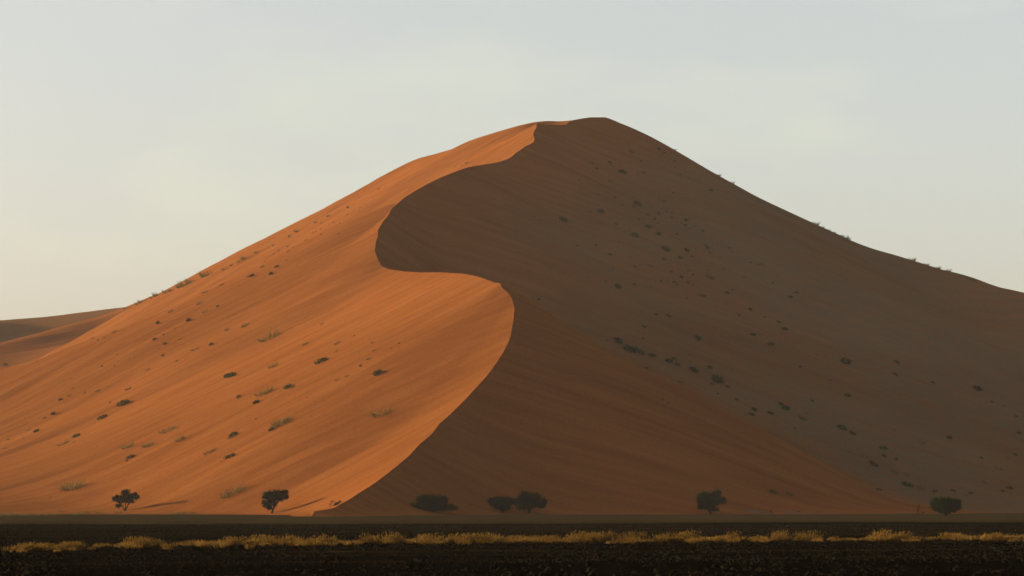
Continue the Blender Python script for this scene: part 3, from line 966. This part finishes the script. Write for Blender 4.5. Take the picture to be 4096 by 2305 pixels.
# the larger clumps on the sunlit face, each with what sets it apart
A, B = (900, 1100, 0.4658), (0, 1500, 0.4658)
for org, x, y, w, kind, lab in [
    (A, 1310, 850, 100, 's', 'dark clump nearest the middle of the crest on the sunlit face'),
    (A, 1340, 1200, 150, 't', 'long thin pale grass clump lowest right on the sunlit face'),
    (A, 825, 750, 110, 's', 'elongated dark shrub in the middle of the sunlit face'),
    (A, 540, 965, 100, 's', 'dark tufted shrub with a smaller one on its right, mid sunlit face'),
    (A, 335, 1020, 120, 't', 'bushy olive grass clump left of the paired dark shrubs on the sunlit face'),
    (A, 480, 1280, 150, 't', 'large olive grass clump trailing down left on the lower sunlit face'),
    (A, 385, 545, 130, 't', 'pale grass clump high on the sunlit face below the rounded shoulder'),
    (A, 415, 790, 90, 't', 'olive clump left of the middle of the sunlit face'),
    (A, 60, 870, 110, 's', 'big dark clump on the left half of the sunlit face, half way up'),
    (B, 1060, 250, 120, 's', 'dark bushy clump at the upper end of a long trailing row on the left slope'),
    (B, 880, 370, 90, 's', 'flat dark clump at the lower end of a long trailing row on the left slope'),
    (B, 655, 530, 110, 's', 'dark clump above a paler one at the far left of the sunlit slope'),
    (B, 545, 595, 80, 't', 'pale clump just below a dark one at the far left of the sunlit slope'),
    (B, 1440, 480, 130, 't', 'big spiky grass clump, highest of four close together on the lower left slope'),
    (B, 1105, 620, 110, 't', 'round spiky grass clump, leftmost of four close together on the lower left slope'),
    (B, 1280, 610, 100, 't', 'pale spiky grass clump between the leftmost and the rightmost of four on the lower slope'),
    (B, 1545, 560, 110, 't', 'slanting grass clump, rightmost of four close together on the lower left slope'),
    (B, 1125, 710, 85, 's', 'dark low shrub below the group of four spiky clumps'),
    (B, 1800, 665, 90, 't', 'small grass clump above left of the lone dark shrub on the lower sunlit slope'),
    (B, 1970, 705, 90, 's', 'lone dark shrub between two slanting grass clumps on the lower sunlit slope'),
    (B, 1995, 530, 100, 't', 'slender slanting grass clump on the lower sunlit slope'),
    (B, 620, 975, 190, 't', 'wide flattened grass clump at the lower left, left of the leftmost acacia'),
    (B, 1995, 1020, 170, 't', 'wide pale grass clump between the two acacias on the sunlit sand'),
    (B, 2420, 410, 100, 't', 'olive grass clump with a trailing tail, right part of the lower sunlit slope'),
]:
    plant(org[0] + x * org[2], org[1] + y * org[2], w * org[2], kind, lab, LIT, 0.62 if kind == 's' else 0.8)

small_lit = [(A, [(170, 435, 60), (20, 475, 40), (830, 425, 35), (685, 600, 60), (965, 590, 55), (955, 660, 40), (1265, 585, 35), (1285, 650, 45), (1495, 590, 30), (1235, 725, 60),
                  (1165, 785, 45), (965, 905, 50), (1045, 875, 50), (825, 845, 18), (585, 965, 45), (270, 1100, 60), (120, 1055, 50), (445, 715, 25), (740, 1218, 28), (265, 1240, 22),
                  (395, 1330, 60), (75, 1380, 90), (700, 1055, 20), (1430, 632, 35), (1150, 670, 25), (1110, 525, 20)]),
             (B, [(595, 180, 55), (520, 215, 45), (730, 157, 30), (765, 155, 18), (835, 142, 40), (1100, 125, 50), (460, 340, 60), (380, 372, 28), (245, 478, 40), (312, 488, 60), (70, 558, 28),
                  (205, 547, 22), (45, 635, 35), (10, 355, 25), (210, 378, 18), (630, 115, 25), (640, 578, 40), (1090, 740, 40), (430, 1050, 30), (2330, 475, 60), (2460, 105, 60), (2510, 110, 40),
                  (2200, 235, 60), (2195, 380, 16), (945, 240, 30), (1760, 690, 30), (1900, 745, 30), (2050, 190, 50), (610, 30, 15)])]
for (ox, oy, s), L_ in small_lit:
    for x, y, w in L_:
        plant(ox + x * s, oy + y * s, w * s * 0.85, random.choice('ttts'), '@ on the sunlit orange face', 'small clumps on the sunlit face', 0.8)

C_ = (0, 1000, 0.3975)
for x, y, w in [(2520, 262, 80), (2010, 540, 90), (2230, 352, 70), (2060, 430, 80), (1720, 620, 70), (2190, 570, 50), (2060, 625, 70), (1900, 715, 90), (1755, 797, 22), (1685, 845, 20), (1645, 858, 30),
                (1590, 740, 70), (1555, 905, 60), (1595, 997, 26), (1660, 950, 70), (1815, 900, 50), (1915, 945, 18), (1960, 1005, 80), (2130, 955, 80), (2285, 805, 50), (2455, 775, 60), (2490, 750, 40),
                (1640, 1065, 50), (1780, 1120, 40), (1485, 1210, 60), (1175, 1055, 24), (1190, 1120, 18), (1225, 1103, 14), (1150, 1170, 24), (1370, 1015, 16), (1025, 1175, 40), (715, 1295, 16),
                (370, 1120, 30), (50, 1160, 55), (60, 905, 40), (1150, 830, 70), (930, 895, 60), (1290, 1405, 50), (970, 1425, 45), (850, 1440, 35), (740, 1390, 18), (985, 910, 30), (1050, 885, 40),
                (2290, 1280, 110)]:
    plant(C_[0] + x * C_[2], C_[1] + y * C_[2], w * C_[2] * 0.8, random.choice('tts'), '@ on the folded left shoulder', 'clumps on the left shoulder', 0.8)

D_ = (1000, 500, 0.4662)
for x, y, w in [(1255, 520, 16), (1212, 547, 12), (1385, 540, 26), (1105, 552, 36), (1035, 590, 18), (1270, 617, 24), (945, 714, 20), (940, 741, 22), (840, 712, 40), (835, 772, 20), (866, 762, 14),
                (820, 800, 16), (803, 822, 16), (715, 838, 26), (676, 861, 22), (740, 862, 16), (770, 845, 18), (610, 845, 36), (604, 898, 18), (567, 917, 20), (543, 930, 18), (480, 990, 50), (610, 940, 26),
                (340, 965, 30), (325, 1045, 30), (370, 1050, 30), (245, 1080, 24), (205, 1110, 20), (330, 1085, 40), (105, 1220, 50), (130, 1175, 30), (15, 1300, 60), (180, 1280, 70), (230, 1220, 50), (310, 1165, 40),
                (760, 935, 36), (1860, 330, 50), (1815, 350, 20), (1760, 358, 20), (1000, 692, 20), (910, 740, 12), (1055, 627, 14)]:
    plant(D_[0] + x * D_[2], D_[1] + y * D_[2], w * D_[2] * 0.75, random.choice('tts'), '@ on the pale far slope', 'clumps on the pale far slope', 0.8)

# clumps that break the skyline
ORD = ('topmost second third fourth fifth sixth seventh eighth ninth tenth eleventh twelfth thirteenth fourteenth fifteenth '
       'sixteenth seventeenth eighteenth nineteenth twentieth twenty-first twenty-second').split()
for n_, (x, y, w) in enumerate([(1313, 862, 9), (1264, 888, 10), (1190, 924, 16), (1160, 942, 12), (1094, 980, 8), (1027, 1009, 12), (976, 1035, 20), (955, 1047, 14), (925, 1061, 12), (895, 1076, 14), (822, 1102, 28), (760, 1128, 26),
                (740, 1140, 30), (722, 1146, 20), (683, 1161, 18), (665, 1167, 20), (626, 1181, 22), (608, 1190, 14), (570, 1206, 22), (549, 1215, 14), (498, 1232, 10)]):
    plant(x, y + 4, w * 1.3, 't', '@', 'clumps on the left skyline', 1.4, True, ORD[n_] + ' tuft from the top breaking the left skyline')
for n_, (x, y, w) in enumerate([(2626, 566, 12), (2698, 594, 14), (2809, 660, 8), (2875, 693, 22), (2930, 722, 18), (3264, 871, 24), (3292, 886, 12), (3314, 896, 14), (3340, 910, 10), (3366, 920, 20), (3384, 930, 24),
                (3395, 938, 16), (3650, 1022, 26), (3706, 1045, 18), (3752, 1062, 24), (3795, 1080, 20), (3846, 1102, 12), (3866, 1108, 12), (3886, 1114, 20), (3899, 1121, 16)]):
    plant(x, y + 6, w * 1.0, 't', '@', 'clumps on the right skyline', 1.1, True, ORD[n_] + ' tuft from the top breaking the right skyline')

# the shaded right face
G_ = (2100, 450, 0.5047)
big_r = [(G_, 600, 795, 75, 'large dark shrub, one of the first right of the bare shaded hollow'),
         (G_, 890, 735, 100, 'long dark shrub in the upper middle of the shaded face'),
         (G_, 300, 860, 90, 'pale olive shrub nearest the crest on the shaded face'),
         (G_, 770, 480, 80, 'dark elongated shrub high on the shaded face below the summit'),
         (G_, 975, 910, 80, 'broad olive shrub in the thick of the scatter on the shaded face'),
         (G_, 870, 980, 80, 'slanting dark shrub in the lower left of the scatter on the shaded face'),
         (G_, 1110, 1090, 90, 'slanting olive shrub low in the scatter on the shaded face')]
for org, x, y, w, lab in big_r:
    plant(org[0] + x * org[2], org[1] + y * org[2], w * org[2], 's', lab, 'shrubs on the shaded face', 0.7)
small_r = [(500, 410, 22), (530, 405, 22), (565, 450, 36), (625, 300, 14), (487, 238, 14), (410, 192, 14), (640, 150, 18), (670, 400, 40), (707, 380, 16), (755, 407, 14), (690, 455, 24), (670, 545, 28), (490, 558, 24),
           (510, 572, 20), (430, 545, 22), (452, 563, 18), (880, 390, 30), (920, 388, 24), (840, 317, 50), (825, 260, 16), (880, 228, 18), (865, 270, 14), (940, 480, 40), (890, 497, 16), (1000, 410, 24), (1100, 440, 16),
           (1060, 295, 40), (1100, 320, 30), (1185, 388, 24), (1190, 435, 24), (1135, 402, 14), (1230, 495, 36), (1300, 520, 40), (1090, 527, 16), (1135, 600, 26), (1075, 560, 18), (1175, 640, 24), (1210, 640, 20), (1060, 690, 20),
           (1100, 712, 28), (710, 680, 28), (735, 620, 14), (655, 638, 22), (580, 655, 20), (605, 695, 22), (475, 705, 20), (700, 702, 18), (770, 735, 30), (790, 755, 24), (860, 750, 26), (510, 790, 34), (830, 790, 20), (860, 820, 22),
           (970, 812, 30), (1055, 808, 44), (1090, 805, 20), (1120, 790, 26), (1160, 800, 30), (1230, 812, 30), (1085, 765, 22), (1130, 770, 18), (1160, 840, 36), (900, 850, 30), (940, 847, 26), (1025, 850, 34), (1055, 880, 24), (1100, 872, 16),
           (720, 890, 32), (800, 882, 20), (830, 908, 20), (820, 940, 24), (1275, 860, 44), (1270, 900, 40), (1310, 920, 30), (1240, 885, 20), (1340, 905, 26), (1410, 945, 30), (1390, 930, 16), (1300, 850, 18), (1360, 885, 16),
           (745, 1030, 36), (825, 1055, 22), (895, 1068, 30), (940, 1058, 18), (980, 1068, 20), (720, 1112, 36), (672, 1130, 40), (830, 1150, 34), (888, 1130, 18), (1020, 1018, 18), (1055, 970, 60), (1200, 970, 28), (1220, 1010, 16),
           (1430, 1055, 30), (1445, 1078, 44), (1465, 1118, 24), (1550, 1150, 26), (1320, 1148, 30), (1280, 1100, 50), (1230, 1160, 50), (1240, 1045, 14), (1350, 1085, 16), (1520, 1045, 14), (1620, 1075, 28), (1640, 1110, 36),
           (445, 1000, 14), (512, 1030, 14), (560, 1057, 34), (410, 1060, 30), (170, 1022, 14), (125, 860, 26), (70, 828, 34), (200, 900, 24), (255, 1000, 14), (250, 1125, 14), (120, 1110, 10),
           (990, 1215, 50), (910, 1213, 20), (870, 1225, 34), (660, 1252, 20), (690, 1228, 14), (770, 1228, 16), (1270, 1215, 24), (1300, 1255, 50), (1260, 1270, 24), (1240, 1310, 40), (1330, 1288, 26), (1460, 1310, 90),
           (1080, 1340, 30), (1130, 1345, 30), (1180, 1350, 40), (1205, 1370, 24), (1290, 1350, 30), (1330, 1365, 24), (860, 1365, 44), (770, 1340, 22), (640, 1345, 26), (735, 1388, 60), (1000, 1385, 20), (960, 1375, 14),
           (1450, 1255, 16), (1570, 1245, 20), (1745, 1265, 16), (1735, 1310, 24), (1840, 1210, 40), (1880, 1208, 30), (1790, 1195, 20), (1980, 1295, 16), (1920, 1360, 14), (1965, 1355, 20), (2145, 1430, 30), (1690, 1385, 24),
           (1380, 608, 14), (1470, 622, 40), (1450, 455, 12), (1920, 692, 12), (1845, 660, 12), (1510, 830, 12), (280, 1280, 16), (400, 1302, 14), (505, 1300, 18), (1100, 1170, 40), (1160, 1265, 30), (1600, 1430, 40), (1640, 1410, 30)]
for x, y, w in small_r:
    plant(G_[0] + x * G_[2], G_[1] + y * G_[2], w * G_[2] * 1.0, random.choice('sst'), '@ on the upper shaded face', 'scatter on the upper shaded face', 0.7)

H_ = (2000, 1100, 0.4662)
big_h = [(H_, 1010, 575, 110, 'dark flat shrub at the upper end of the row along the shaded gully'),
         (H_, 1110, 650, 120, 'dark shrub, second in the row along the shaded gully'),
         (H_, 1200, 665, 110, 'slanting shrub, third in the row along the shaded gully'),
         (H_, 1300, 695, 100, 'olive shrub midway in the row along the shaded gully'),
         (H_, 1450, 750, 80, 'bushy shrub just right of midway in the row along the shaded gully'),
         (H_, 1520, 775, 70, 'tufted shrub left of the wide gap in the row along the shaded gully'),
         (H_, 1660, 825, 120, 'thin slanting shrub after the gap in the row along the shaded gully'),
         (H_, 1860, 915, 130, 'dark shrub near the lower right end of the row along the shaded gully')]
for org, x, y, w, lab in big_h:
    plant(org[0] + x * org[2], org[1] + y * org[2], w * org[2], 's', lab, 'row of shrubs along the gully', 0.6)
for x, y, w in [(330, 215, 40), (290, 200, 20), (915, 565, 24), (1255, 805, 36), (1190, 795, 20), (1390, 1075, 30), (1440, 1105, 26), (1540, 925, 30), (1565, 925, 20), (1495, 845, 14), (1690, 545, 70), (1235, 450, 60), (1440, 355, 60),
                (1340, 345, 50), (1490, 725, 60), (1950, 965, 60), (1820, 940, 40), (2170, 520, 60), (2030, 1075, 40), (2180, 1160, 60), (2320, 1190, 70), (2450, 1150, 90), (2400, 1110, 40), (2160, 1205, 60), (2530, 1318, 30),
                (2440, 470, 70), (2320, 600, 90), (1735, 185, 70), (1950, 160, 60), (2145, 300, 50), (1600, 200, 30), (1940, 245, 30), (1010, 105, 70), (905, 55, 30), (1145, 85, 40), (1980, 820, 20), (1630, 690, 40), (1225, 550, 20),
                (1700, 560, 40), (2490, 195, 50), (2540, 155, 40), (2390, 410, 60), (2270, 365, 30), (2050, 350, 26), (1395, 960, 14), (1800, 800, 60), (1870, 1020, 20)]:
    plant(H_[0] + x * H_[2], H_[1] + y * H_[2], w * H_[2], random.choice('ss'), '@ near the shaded gully', 'clumps low on the shaded flank', 0.6)

K_ = (2900, 1400, 0.4663)
for x, y, w in [(380, 545, 60), (250, 520, 60), (520, 510, 60), (480, 470, 50), (670, 595, 90), (700, 550, 40), (600, 675, 30), (745, 438, 40), (1050, 395, 80), (1030, 110, 110), (790, 50, 40), (645, 150, 40), (790, 215, 30),
                (1000, 680, 100), (920, 665, 20), (1090, 720, 70), (1360, 850, 110), (1180, 900, 32), (1220, 920, 20), (1360, 915, 50), (1470, 945, 40), (1270, 985, 110), (1450, 1045, 80), (1560, 1075, 60), (1560, 1165, 110),
                (1680, 1190, 70), (1620, 980, 40), (1450, 690, 36), (1310, 570, 14), (1690, 800, 70), (2160, 340, 90), (1780, 285, 36), (1470, 110, 60), (410, 1230, 80), (550, 1240, 80), (1320, 1205, 60), (290, 840, 24),
                (2230, 1140, 50), (2420, 930, 40), (2490, 905, 40), (2200, 930, 40), (2440, 1190, 70), (2380, 1215, 40), (2290, 450, 40), (2390, 485, 24), (2500, 575, 30), (2520, 720, 50), (1920, 760, 70), (1740, 1110, 20),
                (630, 1390, 34), (395, 1395, 30), (800, 1390, 30), (1700, 1400, 40), (2350, 1020, 90), (2060, 1250, 40), (1800, 1220, 60), (1960, 1215, 60), (2110, 1235, 50), (1340, 205, 30), (1460, 215, 60), (900, 265, 30)]:
    plant(K_[0] + x * K_[2], K_[1] + y * K_[2], w * K_[2], random.choice('sst'), '@ low on the right slope', 'clumps near the shaded foot', 0.6)

# tufts at the foot of the sunlit slope
for x, y, w in [(20, 2070, 40), (75, 2068, 30), (110, 2068, 30), (140, 2067, 30), (190, 2066, 26), (212, 2066, 24), (252, 2052, 20), (310, 2063, 26), (345, 2057, 24), (398, 2057, 22), (475, 2056, 20), (735, 2060, 26), (775, 2059, 24), (700, 2062, 20), (40, 2057, 14)]:
    plant(x, y - 4, w * 1.3, 't', '@ along the sunlit foot', 'tufts along the sunlit foot', 0.8, True)

# plants that would share a description are told apart by their order from the left
seen = {}
for o in col.objects:
    if 'label' in o and o.name.split('.')[0] in ('grass_clump', 'dune_shrub'):
        seen.setdefault(o['label'], []).append(o)
RANK = ['leftmost', 'second-leftmost', 'third-leftmost', 'fourth-leftmost', 'fifth-leftmost', 'sixth-leftmost', 'seventh-leftmost', 'eighth-leftmost']
for lab, os_ in seen.items():
    if 1 < len(os_) <= 8:
        for k, o in enumerate(sorted(os_, key=lambda q: q.location.x / q.location.y)):
            o['label'] = RANK[k] + ' ' + lab

# ------------------------------------------------------------------ dusty air
hm = bpy.data.materials.new('dusty_air')
hm.use_nodes = True
hn, hl = hm.node_tree.nodes, hm.node_tree.links
hn.clear()
ho = hn.new('ShaderNodeOutputMaterial')
hv = hn.new('ShaderNodeVolumePrincipled')
hv.inputs['Color'].default_value = (0.96, 0.93, 0.88, 1)
hv.inputs['Density'].default_value = 0.000018
hv.inputs['Anisotropy'].default_value = 0.2
hl.new(hv.outputs[0], ho.inputs['Volume'])
x0, x1, y0, y1, z0, z1 = -2600, 2600, -600, 2800, -2.0, 232.0
bv = [(x, y, z) for z in (z0, z1) for y in (y0, y1) for x in (x0, x1)]
bf = [(0, 2, 3, 1), (4, 5, 7, 6), (0, 1, 5, 4), (2, 6, 7, 3), (0, 4, 6, 2), (1, 3, 7, 5)]
obj('haze', make_mesh('haze', bv, bf), hm, kind='stuff')
